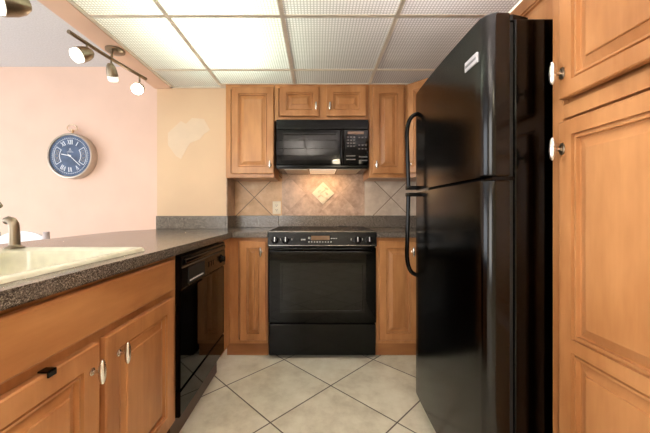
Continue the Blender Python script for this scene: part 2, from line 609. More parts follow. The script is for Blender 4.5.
# luminous ceiling grid
gx = [-1.222, -0.792, -0.184, 0.424, 1.02, XR]
gy = [2.43, 2.197, 1.589, 0.981]
bm = NB()
for x in gx[1:-1]:
    box(bm, x - 0.0115, x + 0.0115, YF + 0.01, 2.447, ZC - 0.002, ZC + 0.003)
    box(bm, x - 0.0015, x + 0.0015, YF + 0.01, 2.447, ZC + 0.003, ZC + 0.03)
box(bm, gx[0] + 0.0, gx[0] + 0.022, YF + 0.01, 2.51, ZC - 0.003, ZC + 0.003)
k = gy[1]
while k > YF:
    box(bm, gx[0] + 0.022, 0.999 if k > 0.95 else XR, k - 0.0115, k + 0.0115, ZC - 0.0015, ZC + 0.0035)
    k -= 0.608
box(bm, gx[0], XS, 2.497, 2.519, ZC - 0.003, ZC + 0.003)
box(bm, -0.80, 1.0, 2.432, 2.447, ZC - 0.003, ZC + 0.003)
box(bm, -0.80, -0.745, 2.447, 2.519, ZC - 0.0025, ZC + 0.003)
grid = struct('trim_2', bm, TBAR)
pos_lab = {
    (0, 0): 'narrow grey-green diffuser sliver in the far left corner above the yellow wall',
    (1, 0): 'shallow half-lit diffuser strip above the tall cabinet left of the microwave',
    (2, 0): 'shallow grey diffuser strip directly above the microwave cabinet',
    (3, 0): 'shallow grey diffuser strip at the back above the cabinet right of the microwave',
    (0, 1): 'pale green lit diffuser panel beside the peach soffit and the small track light',
    (1, 1): 'brightest white full-size diffuser panel of the dropped ceiling',
    (2, 1): 'grey textured full-size diffuser panel in front of the microwave, lit along its left edge',
    (3, 1): 'grey textured diffuser panel just above the top left edge of the refrigerator',
    (0, 2): 'diffuser panel cut by the top frame edge next to the soffit, left of the grid',
    (1, 2): 'bright diffuser panel cut by the top frame edge, nearer than the brightest full panel',
    (2, 2): 'textured diffuser panel cut by the top frame edge, above the middle of the kitchen',
    (3, 2): 'textured diffuser panel cut by the top frame edge, above the refrigerator door',
}
ys = [2.445] + gy[1:]
for i in range(4):
    for j in range(3):
        xa, xb = gx[i] + (0.012 if i == 0 else 0.003), gx[i + 1] - 0.003
        ya, yb_ = ys[j + 1] + 0.003, ys[j] - 0.003
        if i == 0 and j == 0: yb_ = 2.508
        if i == 3: xb = 0.997
        p = obj('ceiling_panel', bx(xa, xb, ya, yb_, ZC + 0.0038, ZC + 0.0065), DIFF)
        tag(p, pos_lab[(i, j)], 'ceiling panel', 'diffuser panels of the dropped ceiling')
bm = bx(gx[0] + 0.012, XR - 0.001, YF + 0.001, gy[3] - 0.003, ZC + 0.0038, ZC + 0.0065)
struct('ceiling.002', bm, DIFF)


# ------------------------------------------------------------------ countertops
ZT, ZB_ = 0.905, 0.867
XC = -0.600
DWX = -0.61
pen = [(XC, -0.3), (XC, YY - 0.001), (-1.343, YY - 0.001),
       (-1.36, 2.40), (-1.43, 2.30), (-1.47, 2.18), (-1.47, 2.0), (-1.46, -0.3)]
ct = thing('countertop', 'speckled brown-grey countertop running from the peninsula with the sink to the left of the range', 'countertop', (0, 0, 0))
# worktop with cut-out for the sink (strips around the hole)
SX0, SX1, SY0, SY1 = -1.235, -0.662, 0.34, 1.18
hole = (SX0 + 0.02, SX1 - 0.02, SY0 + 0.02, SY1 - 0.02)


def slab_with_hole(pts, hole, z0, z1):
    t = bmesh.new()
    vs_ = [t.verts.new((x, y, z1)) for x, y in pts]
    es = [t.edges.new((vs_[i], vs_[(i + 1) % len(vs_)])) for i in range(len(vs_))]
    hx0, hx1, hy0, hy1 = hole
    hv = [t.verts.new((x, y, z1)) for x, y in ((hx0, hy0), (hx1, hy0), (hx1, hy1), (hx0, hy1))]
    es += [t.edges.new((hv[i], hv[(i + 1) % 4])) for i in range(4)]
    bmesh.ops.triangle_fill(t, use_beauty=True, use_dissolve=False, edges=es)
    r = bmesh.ops.extrude_face_region(t, geom=t.faces[:])
    for v in [g for g in r['geom'] if isinstance(g, bmesh.types.BMVert)]: v.co.z = z0
    bmesh.ops.dissolve_limit(t, angle_limit=0.01, verts=t.verts[:], edges=t.edges[:])
    return t


bm = slab_with_hole(pen, hole, ZB_, ZT)
bevel_e = [e for e in bm.edges if abs(e.verts[0].co.z - e.verts[1].co.z) < 1e-5 and abs(e.verts[0].co.x - XC) < 1e-4 and abs(e.verts[1].co.x - XC) < 1e-4
              ]
bmesh.ops.bevel(bm, geom=bevel_e, offset=0.006, segments=2, affect='EDGES')
obj('worktop', bm, GRAN, ct)
cw = [(XC, 2.13), (-0.352, 2.13), (-0.352, YB - 0.001), (XS + 0.001, YB - 0.001), (XS + 0.001, YY - 0.001), (XC, YY - 0.001)]
obj('worktop', prism(NB(), cw, ZB_, ZT, 'z'), GRAN, ct)
bm = NB()
ZS = 1.014
box(bm, -1.343, XS - 0.0, YY - 0.020, YY - 0.001, ZT + 0.0005, ZS, 0.002)
box(bm, XS + 0.0005, XS + 0.0195, YY - 0.020, YB - 0.011, ZT + 0.0005, ZS, 0.002)
box(bm, XS + 0.0195, -0.352, YB - 0.030, YB - 0.011, ZT + 0.0005, ZS, 0.002)
obj('backsplash_strip', bm, GRAN, ct)
cr = thing('countertop', 'short speckled countertop between the range and the refrigerator', 'countertop', (0, 0, 0))
obj('worktop', bx(0.427, XR - 0.001, 2.13, YB - 0.001, ZB_, ZT, bev=0.004), GRAN, cr)
obj('backsplash_strip', bx(0.427, XR - 0.001, YB - 0.030, YB - 0.011, ZT + 0.0005, ZS, bev=0.002), GRAN, cr)
st_ = obj('backsplash_board', bx(-0.350, 0.425, YB - 0.030, YB - 0.011, 0.90, ZS, bev=0.002), GRAN)
tag(st_, 'strip of speckled stone upstand on the wall directly behind the range cooktop', 'backsplash')

# ------------------------------------------------------------------ left run: sink base, dishwasher
XF = -0.632          # face-frame plane of the left run
ybc = (0.39 + 1.338) / 2
t = cabinet('sink_base_cabinet', 'wide honey maple sink base cabinet with two raised-panel doors under the peninsula counter', (XF, ybc, 0), PI / 2,
            1.338 - 0.39, 0, ZB_ - 0.001, 0.62,
            [(1.076 - ybc, 0.158, 0.410, 0.533, -0.152, 0.622, 0.055), (0.637 - ybc, 0.158, 0.410, 0.533, 0.178, 0.622, 0.055)], toe=0.125, toe_in=0.045, frame_w=0.04, rails=(0.705,), open_top=True)
ff = obj('false_drawer_front', slab_bm(0.87, 0.133, 0.02, 0.008), WH, t)
ff.location = (0.855 - ybc, -0.001, 0.719)
lt = NB()
box(lt, -0.011, 0.011, -0.026, 0.0, 0.0, 0.004, 0.001)
box(lt, -0.011, 0.011, -0.026, -0.0215, -0.011, 0.004, 0.001)
lo = obj('door_latch', lt, BLACKS, [c for c in t.children if c.name.startswith('door')][1])
lo.location = (0.05, 0, 0.534)
lo['label'] = 'small black clip over the top edge of the door'

dwc = (1.342 + 1.968) / 2
dw = thing('dishwasher', 'built-in glossy black dishwasher under the counter beside the sink cabinet', 'dishwasher', (DWX, dwc, 0), PI / 2)
hw = 0.313
obj('body', bx(-hw + 0.004, hw - 0.004, 0.036, 0.60, 0.13, ZB_ - 0.004), BLACKS, dw)
bm = NB()
prism(bm, [(0.034, 0.255), (0.034, 0.698), (0.002, 0.698), (0.0, 0.690), (0.0, 0.262), (0.004, 0.255)], -hw, hw, 'x')
obj('door_panel', bm, GLASS_B, dw)
bm = NB()
prism(bm, [(0.034, 0.702), (0.034, 0.856), (0.004, 0.856), (-0.004, 0.850), (-0.006, 0.812), (-0.002, 0.806), (-0.006, 0.800), (-0.006, 0.708), (0.0, 0.702)], -hw, hw, 'x')
cp = obj('control_panel', bm, BLACKS, dw)
obj('door_handle', bx(-hw + 0.02, hw - 0.02, -0.016, -0.004, 0.818, 0.838, bev=0.004), BLACK, cp)
bm = NB()
box(bm, -0.245, -0.045, -0.0085, -0.005, 0.716, 0.792, 0.001)
obj('vent_recess', bm, DARKG, cp)
bm = NB()
for k in range(5):
    box(bm, -0.235 + k * 0.034, -0.207 + k * 0.034, -0.011, -0.007, 0.726, 0.733, 0.0008)
obj('push_button', bm, BADGE, cp)
for i in range(3):
    obj('push_button', bx(0.02 + i * 0.035, 0.045 + i * 0.035, -0.0095, -0.005, 0.745, 0.772, bev=0.001), BLACK, cp)
bm = lathe(NB(), [(0.026, 0), (0.026, 0.006), (0.019, 0.010), (0.017, 0.022), (0, 0.023)], (0.235, -0.006, 0.757), (0, -1, 0), 28)
box(bm, 0.232, 0.238, -0.032, -0.026, 0.742, 0.772)
obj('dial', bm, BLACK, cp, smooth=True)
bm = NB()
prism(bm, [(0.034, 0.132), (0.034, 0.249), (0.004, 0.249), (0.0, 0.245), (0.0, 0.140), (0.006, 0.132)], -hw, hw, 'x')
obj('access_panel', bm, GLASS_B, dw)
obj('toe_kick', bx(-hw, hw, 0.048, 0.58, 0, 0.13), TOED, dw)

# ------------------------------------------------------------------ back run: base cabinets
FB = 2.17
xa, xb = -0.660, -0.356
cabinet('base_cabinet', 'narrow honey maple base cabinet between the dishwasher corner and the range', ((xa + xb) / 2, FB, 0), 0, xb - xa, 0, ZB_ - 0.001, 0.585,
        [(-0.459 - (xa + xb) / 2, 0.128, 0.186, 0.712, 0.058, 0.765, 0.048)], toe=0.098, toe_in=0.03, frame_w=0.03)
fl = [c for c in bpy.data.objects if c.name.startswith('face_frame')][-1]
bmf = NB()
bmf.from_mesh(fl.data)
box(bmf, -0.151, -0.060, -0.001, 0.0175, 0.099, ZB_ - 0.001)
box(bmf, -0.152, -0.124, -0.199, -0.001, 0.099, ZB_ - 0.001)
bmf.to_mesh(fl.data)
bmf.free()
xa, xb = 0.427, 0.98
cabinet('base_cabinet', 'honey maple base cabinet right of the range, partly hidden by the refrigerator', ((xa + xb) / 2, FB, 0), 0, xb - xa, 0, ZB_ - 0.001, 0.585,
        [(0.585 - (xa + xb) / 2, 0.128, 0.275, 0.712, 0.10, 0.765, 0.05)], toe=0.098, toe_in=0.03, frame_w=0.03)

# ------------------------------------------------------------------ range
RX, RY = 0.037, 2.13
RW = 0.385
rg = thing('range', 'black slide-in electric range with glass cooktop and front control knobs', 'oven range', (RX, RY, 0))
obj('body', bx(-RW + 0.003, RW - 0.003, 0.035, 0.60, 0.03, 0.895), BLACK, rg)
for sx in (-1, 1):
    for yy in (0.08, 0.55):
        obj('foot', lathe(NB(), [(0.018, 0), (0.018, 0.010), (0.010, 0.012), (0.010, 0.03)], (sx * 0.33, yy, 0), (0, 0, 1), 16), BLACKS, rg)
obj('storage_drawer', bx(-RW + 0.006, RW - 0.006, 0.002, 0.033, 0.030, 0.252, bev=0.004), BLACK, rg)
dr = obj('oven_door', bx(-RW + 0.003, RW - 0.003, -0.006, 0.033, 0.264, 0.796, bev=0.005), GLASS_B, rg)
bm = NB()
ring_faces(bm, [(-0.30, 0.30, 0.335, 0.690, -0.0065), (-0.30, 0.30, 0.335, 0.690, -0.0085), (-0.285, 0.285, 0.35, 0.675, -0.0085), (-0.283, 0.283, 0.352, 0.673, -0.0070)])
obj('oven_window', bm, WINDOWG, dr)
bm = NB()
box(bm, -RW + 0.012, RW - 0.012, -0.050, -0.030, 0.754, 0.778, 0.006)
for sx in (-1, 1): box(bm, sx * 0.355 - 0.012, sx * 0.355 + 0.012, -0.034, -0.004, 0.756, 0.776, 0.003)
obj('door_handle', bm, BLACK, dr)
bm = NB()
prism(bm, [(0.034, 0.802), (-0.012, 0.806), (-0.014, 0.812), (0.004, 0.902), (0.010, 0.910), (0.060, 0.912), (0.060, 0.88), (0.034, 0.87)], -RW, RW, 'x', bev=0.002)
cpn = obj('control_panel', bm, BLACKS, rg)
tn = Vector((0, -0.98, 0.196)).normalized()          # outward normal of the sloped fascia
up = Vector((0, 0.196, 0.98)).normalized()
org = Vector((0, -0.0055, 0.855))


def onp(x, v, d=0.0): return org + Vector((x, 0, 0)) + up * v + tn * d


def plate(bm, x0, x1, v0, v1, d0, d1):
    A = [bm.verts.new(onp(x, v, d0)) for x, v in ((x0, v0), (x1, v0), (x1, v1), (x0, v1))]
    B = [bm.verts.new(onp(x, v, d1)) for x, v in ((x0, v0), (x1, v0), (x1, v1), (x0, v1))]
    bm.faces.new(A[::-1]); bm.faces.new(B)
    for k in range(4): bm.faces.new([A[k], A[(k + 1) % 4], B[(k + 1) % 4], B[k]])


for kx in (-0.334, -0.258, 0.248, 0.330):
    bm = lathe(NB(), [(0.028, 0), (0.0275, 0.004), (0.021, 0.006), (0.019, 0.022), (0.016, 0.025), (0, 0.025)], onp(kx, -0.004), tn, 24)
    plate(bm, kx - 0.0045, kx + 0.0045, -0.022, 0.014, 0.022, 0.031)
    k_ = obj('knob', bm, BLACK, cpn, smooth=True)
    b2 = NB()
    plate(b2, kx - 0.0030, kx + 0.0030, -0.018, 0.014, 0.031, 0.0316)
    obj('pointer', b2, BADGE, k_)
bm = NB(); plate(bm, -0.078, 0.052, -0.005, 0.026, 0, 0.0015)
obj('display', bm, DISPLAY, cpn)
bm = NB()
PR = [(-0.098 + k * 0.0195, -0.090 + k * 0.0195, -0.021, -0.014) for k in range(9)]
PR += [(0.062 + k * 0.012, 0.069 + k * 0.012, 0.004, 0.010) for k in range(4)]
PR += [(k, k + 0.004, 0.004, 0.018) for k in (-0.098, -0.090)]
PR += [(-0.150 + k * 0.011, -0.142 + k * 0.011, -0.006, 0.003) for k in range(3)]
PR += [(kx - 0.002, kx + 0.002, -0.006, 0.008) for kx in (-0.296, 0.285, -0.215, 0.205)]
bm.free()
for q in PR:
    bm = NB()
    plate(bm, *q, 0, 0.0012)
    obj('button', bm, LEGEND, cpn)
bm = NB()
bm = NB()
plate(bm, -RW + 0.006, RW - 0.006, -0.0445, -0.041, 0, 0.002)
box(bm, -RW + 0.002, RW - 0.002, 0.0035, 0.010, 0.906, 0.9125, 0.001)
obj('trim_strip', bm, brushed('dark_chrome', (0.30, 0.29, 0.27), 0.25), cpn)
bm = bx(-RW, RW, 0.060, 0.607, 0.902, 0.914, bev=0.003)
ck = obj('cooktop', bm, plain('black_ceramic_glass', (0.012, 0.011, 0.010), 0.5, 0.0, 0.08), rg)
for i, (bx_, by_, br) in enumerate([(-0.20, 0.20, 0.10), (0.20, 0.20, 0.08), (-0.20, 0.44, 0.08), (0.20, 0.44, 0.10)]):
    bm = NB()
    for rr in (br, br * 0.62):
        n = 40
        a = [bm.verts.new((bx_ + rr * math.cos(2 * PI * k / n), by_ + rr * math.sin(2 * PI * k / n), 0.9143)) for k in range(n)]
        b = [bm.verts.new((bx_ + (rr - 0.004) * math.cos(2 * PI * k / n), by_ + (rr - 0.004) * math.sin(2 * PI * k / n), 0.9143)) for k in range(n)]
        for k in range(n): bm.faces.new([a[k], a[(k + 1) % n], b[(k + 1) % n], b[k]])
    obj('burner_ring', bm, LEGEND, ck)
bm = NB()
box(bm, 0.155, 0.235, 0.560, 0.585, 0.914, 0.920, 0.001)
for k in range(6): box(bm, 0.160 + k * 0.0125, 0.166 + k * 0.0125, 0.558, 0.587, 0.920, 0.922)
obj('oven_vent', bm, DARKG, ck)

# ------------------------------------------------------------------ microwave
MX, MY = 0.043, 2.385
MW = 0.368
MZ0, MZ1 = 1.396, 1.785
mw = thing('microwave', 'black over-the-range microwave mounted below the two small cabinet doors', 'microwave', (MX, MY, 0))
bm = NB()
prism(bm, [(0.030, MZ0), (0.372, MZ0 - 0.004), (0.372, MZ1), (0.030, MZ1)], -MW + 0.002, MW - 0.002, 'x')
obj('body', bm, BLACKS, mw)
vg = obj('vent_grille', bx(-MW, MW, 0.004, 0.03, 1.708, MZ1, bev=0.003), BLACKS, mw)
bm = NB()
for k in range(6):
    z = 1.719 + k * 0.010
    prism(bm, [(0.006, z), (-0.001, z - 0.001), (-0.001, z + 0.003), (0.006, z + 0.006)], -MW + 0.015, MW - 0.015, 'x')
obj('louvre', bm, BLACK, vg)
md = obj('door', bx(-MW, 0.168, 0.0, 0.03, 1.425, 1.704, bev=0.004), GLASS_B, mw)
bm = NB()
ring_faces(bm, [(-0.320, 0.120, 1.455, 1.678, 0.0), (-0.320, 0.120, 1.455, 1.678, -0.002), (-0.308, 0.108, 1.467, 1.666, -0.002), (-0.306, 0.106, 1.469, 1.664, -0.0005)])
obj('door_window', bm, WINDOWG, md)
bm = tube(NB(), [(0.150, -0.002, 1.690), (0.150, -0.020, 1.680), (0.150, -0.027, 1.640), (0.150, -0.029, 1.565), (0.150, -0.027, 1.490), (0.150, -0.020, 1.447), (0.150, -0.002, 1.437)], 0.009, 12)
obj('door_handle', bm, BLACK, md, smooth=True)
mc = obj('control_panel', bx(0.171, MW, 0.0, 0.03, 1.425, 1.704, bev=0.004), GLASS_B, mw)
bm = NB(); box(bm, 0.20, 0.33, -0.0015, 0.0, 1.668, 1.688)
obj('display', bm, DISPLAY, mc)
KEYS = []
def key(*a): KEYS.append(a)
for r in range(4):
    for c_ in range(3):
        key(0.196 + c_ * 0.024, 0.212 + c_ * 0.024, -0.0015, 0.0, 1.640 - r * 0.024, 1.648 - r * 0.024)
        if r != 1: key(0.286 + c_ * 0.026, 0.300 + c_ * 0.026, -0.0015, 0.0, 1.636 - r * 0.030, 1.644 - r * 0.030)
for (x0, x1, z0, z1) in ((0.19, 0.262, 1.49, 1.498), (0.19, 0.262, 1.462, 1.470), (0.29, 0.36, 1.482, 1.490), (0.29, 0.36, 1.455, 1.462)): key(x0, x1, -0.0015, 0, z0, z1)
for q in KEYS: obj('button', bx(*q), KEYM, mc)
obj('lower_lip', bx(-MW, MW, 0.002, 0.03, 1.402, 1.421, bev=0.003), BLACK, mw)
for x0, x1 in ((-0.31, -0.115), (0.125, 0.31)):
    bm = bx(x0, x1, 0.05, 0.33, MZ0 - 0.007, MZ0 + 0.006, bev=0.003)
    obj('grease_filter', bm, STEELF, mw)
obj('hood_lamp', bx(-0.105, 0.115, 0.05, 0.33, MZ0 - 0.007, MZ0 + 0.006, bev=0.003), HOODL, mw)
area('hood_lamp_light', (MX + 0.005, MY + 0.22, MZ0 - 0.014), (math.radians(12), 0, 0), 0.34, 0.08, 1.0, (1.0, 0.62, 0.30))

# ------------------------------------------------------------------ wall cabinets
FU = 2.44
UZ0, UZ1 = 1.328, ZC - 0.004
def up_cab(name, label, xa, xb, z0, doors, **k):
    xc = (xa + xb) / 2
    return cabinet(name, label, (xc, FU, 0), 0, xb - xa, z0, UZ1, YB - FU - 0.012, [(d[0] - xc,) + d[1:] for d in doors], **k)
up_cab('wall_cabinet', 'tall single-door maple wall cabinet between the yellow wall and the microwave', -0.742, -0.348, UZ0,
       [(-0.520, 1.358, 0.340, 0.700, 0.143, 1.428, 0.052)], frame_w=0.04)
up_cab('wall_cabinet', 'low two-door maple wall cabinet directly above the microwave', -0.345, 0.422, 1.789,
       [(-0.142, 1.822, 0.318, 0.240, 0.135, 1.895, 0.050), (0.238, 1.822, 0.318, 0.240, -0.135, 1.895, 0.050)], frame_w=0.03)
up_cab('wall_cabinet', 'tall single-door maple wall cabinet between the microwave and the diagonal corner cabinet', 0.425, 0.718, UZ0,
       [(0.577, 1.358, 0.250, 0.700, -0.100, 1.428, 0.050)], frame_w=0.03)
# diagonal corner cabinet: pentagonal body
dc = thing('corner_cabinet', 'diagonal maple corner wall cabinet half hidden behind the refrigerator handle', 'cabinet', (0.862, 2.298, 0), -PI / 4)
bm = NB()
pts = [(0.723, 2.452), (1.018, 2.158), (XR - 0.001, 2.158), (XR - 0.001, YB - 0.012), (0.723, YB - 0.012)]
R = Matrix.Rotation(PI / 4, 3, 'Z')
lp = [tuple((R @ (Vector((x, y, 0)) - Vector((0.862, 2.298, 0))))[:2]) for x, y in pts]
prism(bm, lp, UZ0, UZ1, 'z')
obj('body', bm, WV, dc)
dm = obj('door', door_bm(0.33, 0.700, 0.02, 0.05), WV, dc)
dm.location = (0.0, -0.012, 1.358)
knob(dm, -0.14, 0.07)
# over-fridge cabinets on the right wall
t = cabinet('wall_cabinet', 'maple wall cabinet above the refrigerator, only its face showing over the refrigerator top', (1.003, 1.54, 0), -PI / 2, 1.20, 1.735, UZ1, 0.325,
            [(-0.30, 1.765, 0.54, 0.29, 0.235, 1.800, 0.052), (0.30, 1.765, 0.54, 0.29, -0.235, 1.800, 0.052)], frame_w=0.04)

# ------------------------------------------------------------------ pantry
PXF = 0.732
yc = (0.932 + 0.33) / 2
pt = cabinet('pantry_cabinet', 'full-height maple pantry cabinet with stacked raised-panel doors at the right edge', (PXF, yc, 0), -PI / 2, 0.932 - 0.33, 0, UZ1, 0.585,
             [(0.008, 1.385, 0.522, 0.68, -0.247, 1.457, 0.044), (0.008, 0.125, 0.522, 1.193, -0.247, 1.238, 0.044, (0.555,))],
             toe=0.1, toe_in=0.06, frame_w=0.04, rails=(1.352,))

# ------------------------------------------------------------------ refrigerator
FY0, FY1 = 0.945, 1.645
fr = thing('refrigerator', 'tall black top-freezer refrigerator with curved doors and long black handles', 'refrigerator', (0.525, (FY0 + FY1) / 2, 0), -PI / 2)
W2 = (FY1 - FY0) / 2
obj('body', bx(-W2 + 0.004, W2 - 0.004, 0.100, 0.78, 0.03, 1.668, bev=0.006), BLACK, fr)
for sx in (-1, 1):
    for yy in (0.14, 0.72):
        obj('foot', lathe(NB(), [(0.02, 0), (0.02, 0.012), (0.012, 0.014), (0.012, 0.03)], (sx * 0.30, yy, 0), (0, 0, 1), 14), BLACKS, fr)
obj('base_grille', bx(-W2 + 0.02, W2 - 0.02, 0.07, 0.105, 0.012, 0.075, bev=0.003), BLACKS, fr)


def fdoor(z0, z1):
    pts = []
    r = 0.034
    ye = 0.008
    n = 8
    for k in range(n + 1):
        a = PI - (PI / 2) * k / n
        pts.append((-W2 + r + r * math.cos(a), ye + r - r * math.sin(a)))
    for k in range(1, 16):
        u = -1 + 2 * k / 16
        pts.append((u * (W2 - r), ye * (u * u)))
    for k in range(n + 1):
        a = PI / 2 - (PI / 2) * k / n
        pts.append((W2 - r + r * math.cos(a), ye + r - r * math.sin(a)))
    pts += [(W2, 0.082), (-W2, 0.082)]
    return prism(NB(), pts, z0, z1, 'z', bev=0.006)


gk = NB()
box(gk, -W2 + 0.012, W2 - 0.012, 0.081, 0.101, 0.085, 1.66)
obj('door_gasket', gk, DARKG, fr)
d1 = obj('freezer_door', fdoor(1.168, 1.686), FRG, fr, smooth=True)
d2 = obj('refrigerator_door', fdoor(0.080, 1.156), FRG, fr, smooth=True)
hx = -W2 + 0.050


def handle(z_far, z_seam, par):
    s = 1 if z_far > z_seam else -1
    pts = bez((hx, 0.018, z_far), (hx, -0.03, z_far - s * 0.004), (hx, -0.046, z_far - s * 0.045), (hx, -0.047, z_far - s * 0.12), 10)
    pts += [Vector((hx, -0.047 + 0.002 * k, z_far - s * 0.12 + (z_seam - z_far + s * 0.12) * k / 4)) for k in range(1, 5)]
    b = tube(NB(), pts, 0.0135, 14, 0.8)
    box(b, hx - 0.013, hx + 0.015, -0.052, 0.016, z_seam - 0.004 if s > 0 else z_seam - 0.016, z_seam + 0.016 if s > 0 else z_seam + 0.004, 0.003)
    return obj('door_handle', b, BLACK, par, smooth=True)


handle(1.575, 1.174, d1)
handle(0.715, 1.150, d2)
bm = NB()
box(bm, W2 - 0.125, W2 - 0.045, 0.0015, 0.012, 1.550, 1.584, 0.001)
bd = obj('badge', bm, BADGE, d1)
bm = NB()
for k in range(9): box(bm, W2 - 0.119 + k * 0.0078, W2 - 0.1135 + k * 0.0078, 0.0008, 0.002, 1.562, 1.571)
obj('lettering', bm, plain('dark_letter_print', (0.16, 0.16, 0.18), 0.5), bd)
bm = NB()
prism(bm, [(W2 - 0.075, 0.03), (W2 - 0.03, 0.03), (W2 - 0.012, 0.10), (W2 - 0.03, 0.16), (W2 - 0.075, 0.16)], 1.668, 1.6865, 'z')
obj('hinge_cover', bm, BLACKS, fr)
obj('hinge_pin', bx(W2 - 0.05, W2 - 0.006, 0.03, 0.10, 1.1565, 1.1675), BLACK, fr)

# ------------------------------------------------------------------ sink
sk = thing('sink', 'cream enamel drop-in kitchen sink set in the peninsula countertop', 'sink', ((SX0 + SX1) / 2, (SY0 + SY1) / 2, ZT))
sx, sy = (SX1 - SX0) / 2, (SY1 - SY0) / 2


def rrect(hx_, hy_, r, z, cx=0, cy=0, n=6):
    out = []
    for (qx, qy, a0) in ((1, 1, 0), (-1, 1, PI / 2), (-1, -1, PI), (1, -1, 3 * PI / 2)):
        for k in range(n + 1):
            a = a0 + PI / 2 * k / n
            out.append((cx + qx * (hx_ - r) + r * math.cos(a), cy + qy * (hy_ - r) + r * math.sin(a), z))
    return out


bm = NB()
bcx = 0.035   # bowl shifted to the front, leaving a tap deck at the back


def loops(bm, Ls, cap=True):
    V = [[bm.verts.new(p) for p in L] for L in Ls]
    n = len(V[0])
    for a, b in zip(V, V[1:]):
        for k in range(n): bm.faces.new([a[k], a[(k + 1) % n], b[(k + 1) % n], b[k]])
    if cap: bm.faces.new(V[-1])


bw_ = sx - 0.075
loops(bm, [rrect(sx, sy, 0.035, 0.0005), rrect(sx - 0.002, sy - 0.002, 0.035, 0.008), rrect(sx - 0.008, sy - 0.008, 0.033, 0.013),
           rrect(sx - 0.018, sy - 0.018, 0.03, 0.0135), rrect(bw_ + 0.012, sy - 0.030, 0.05, 0.010, bcx), rrect(bw_, sy - 0.042, 0.05, 0.002, bcx),
           rrect(bw_ - 0.012, sy - 0.054, 0.055, -0.10, bcx), rrect(bw_ - 0.03, sy - 0.07, 0.06, -0.175, bcx), rrect(bw_ - 0.08, sy - 0.12, 0.06, -0.190, bcx)])
obj('basin', bm, SINKM, sk, smooth=True)
obj('drain', lathe(NB(), [(0.045, 0), (0.045, 0.003), (0.036, 0.004), (0.03, 0.001), (0, 0.001)], (bcx, 0.0, -0.1898), (0, 0, 1), 28), CHROME, sk, smooth=True)

fc = thing('faucet', 'brushed bronze kitchen faucet with its spout tip just entering the left edge', 'faucet', (-1.198, 0.80, ZT + 0.0135))
obj('base', lathe(NB(), [(0.03, 0), (0.03, 0.008), (0.024, 0.014), (0.020, 0.05), (0.019, 0.11), (0.021, 0.13), (0, 0.135)]), BRONZE, fc, smooth=True)
p = bez((0, 0, 0.10), (0.06, 0, 0.22), (0.20, 0, 0.22), (0.335, 0, 0.165), 16)
p += [Vector((0.345, 0, 0.150))]
obj('spout', tube(NB(), p, [0.014] * 10 + [0.0125] * 5 + [0.013, 0.0125, 0.012], 16), BRONZE, fc, smooth=True)
obj('handle', tube(NB(), [(0, 0, 0.13), (-0.01, 0, 0.155), (-0.03, 0.0, 0.175), (-0.07, 0, 0.19)], [0.012, 0.011, 0.008, 0.006], 12), BRONZE, fc, smooth=True)

sp_ = thing('side_sprayer', 'short brushed bronze side sprayer with bent head standing on the sink rim', 'sprayer', (-1.147, 1.138, ZT + 0.0135))
obj('base', lathe(NB(), [(0.029, 0), (0.029, 0.003), (0.021, 0.006), (0.017, 0.012), (0, 0.013)]), BRONZE, sp_, smooth=True)
obj('handle', tube(NB(), [(0, 0, 0.006), (0, 0, 0.04), (-0.001, 0, 0.075), (-0.003, 0, 0.090), (-0.010, 0, 0.101), (-0.023, 0, 0.105), (-0.034, 0, 0.101)],
                  [0.0170, 0.0165, 0.0155, 0.0155, 0.0155, 0.0150, 0.0130], 18), BRONZE, sp_, smooth=True)

# ------------------------------------------------------------------ chair behind the peninsula
ch = thing('dining_chair', 'white dining chair with arched back and grey posts behind the peninsula counter', 'chair', (-2.13, 2.22, 0), math.radians(4))
obj('seat', bx(-0.185, 0.185, -0.02, 0.40, 0.43, 0.46, bev=0.01), WHITEG, ch)
for x in (-0.155, 0.155):
    o = obj('leg', bx(x - 0.018, x + 0.018, 0.36, 0.396, 0, 0.43, bev=0.003), WHITEG, ch)
    o = obj('leg', tube(NB(), [(x * 1.07, -0.02, 0), (x * 1.07, -0.018, 0.45), (x * 1.07, -0.06, 0.905)], 0.019, 12), GREYP, ch, smooth=True)
    o['label'] = 'grey rear post'
bm = NB()
pts = [(-0.145, 0.52)] + [(0.145, 0.52)]
for k in range(13):
    u = 1 - 2 * k / 12
    pts.append((0.147 * u, 0.872 + 0.040 * (1 - u * u)))
b3 = prism(NB(), pts, -0.012, 0.012, 'y', bev=0.006)
o = obj('backrest', b3, WHITEG, ch)
o.location = (0, -0.055, 0)

# ------------------------------------------------------------------ wall clock
CXX, CZ = -2.325, 1.575
cl = thing('wall_clock', 'round blue pocket-watch style wall clock with roman numerals on the pink wall', 'clock', (CXX, YP - 0.001, CZ))
RO = 0.214
bm = NB()
lathe(bm, [(RO, 0), (RO, 0.070), (RO - 0.004, 0.076), (RO - 0.012, 0.078), (RO - 0.018, 0.074), (RO - 0.020, 0.062), (0, 0.062)], (0, 0, 0), (0, -1, 0), 64)
obj('case', bm, plain('rubbed_silver_case', (0.50, 0.44, 0.38), 0.3, 0.75), cl, smooth=True)
bm = lathe(NB(), [(0, 0.0), (RO - 0.0205, 0.0), (RO - 0.0205, 0.0012), (0, 0.0012)], (0, -0.0622, 0), (0, -1, 0), 64)
df_ = obj('dial', bm, CLOCKF, cl)
yd = -0.0636


def stroke(bm, a, b, wd, y=yd, th=0.001):
    a, b = Vector((a[0], 0, a[1])), Vector((b[0], 0, b[1]))
    d = (b - a).normalized()
    n = Vector((-d.z, 0, d.x)) * wd / 2
    A = [bm.verts.new(Vector((0, y, 0)) + q) for q in (a - n, b - n, b + n, a + n)]
    B = [bm.verts.new(Vector((0, y - th, 0)) + q) for q in (a - n, b - n, b + n, a + n)]
    bm.faces.new(A); bm.faces.new(B[::-1])
    for k in range(4): bm.faces.new([A[k], A[(k + 1) % 4], B[(k + 1) % 4], B[k]])


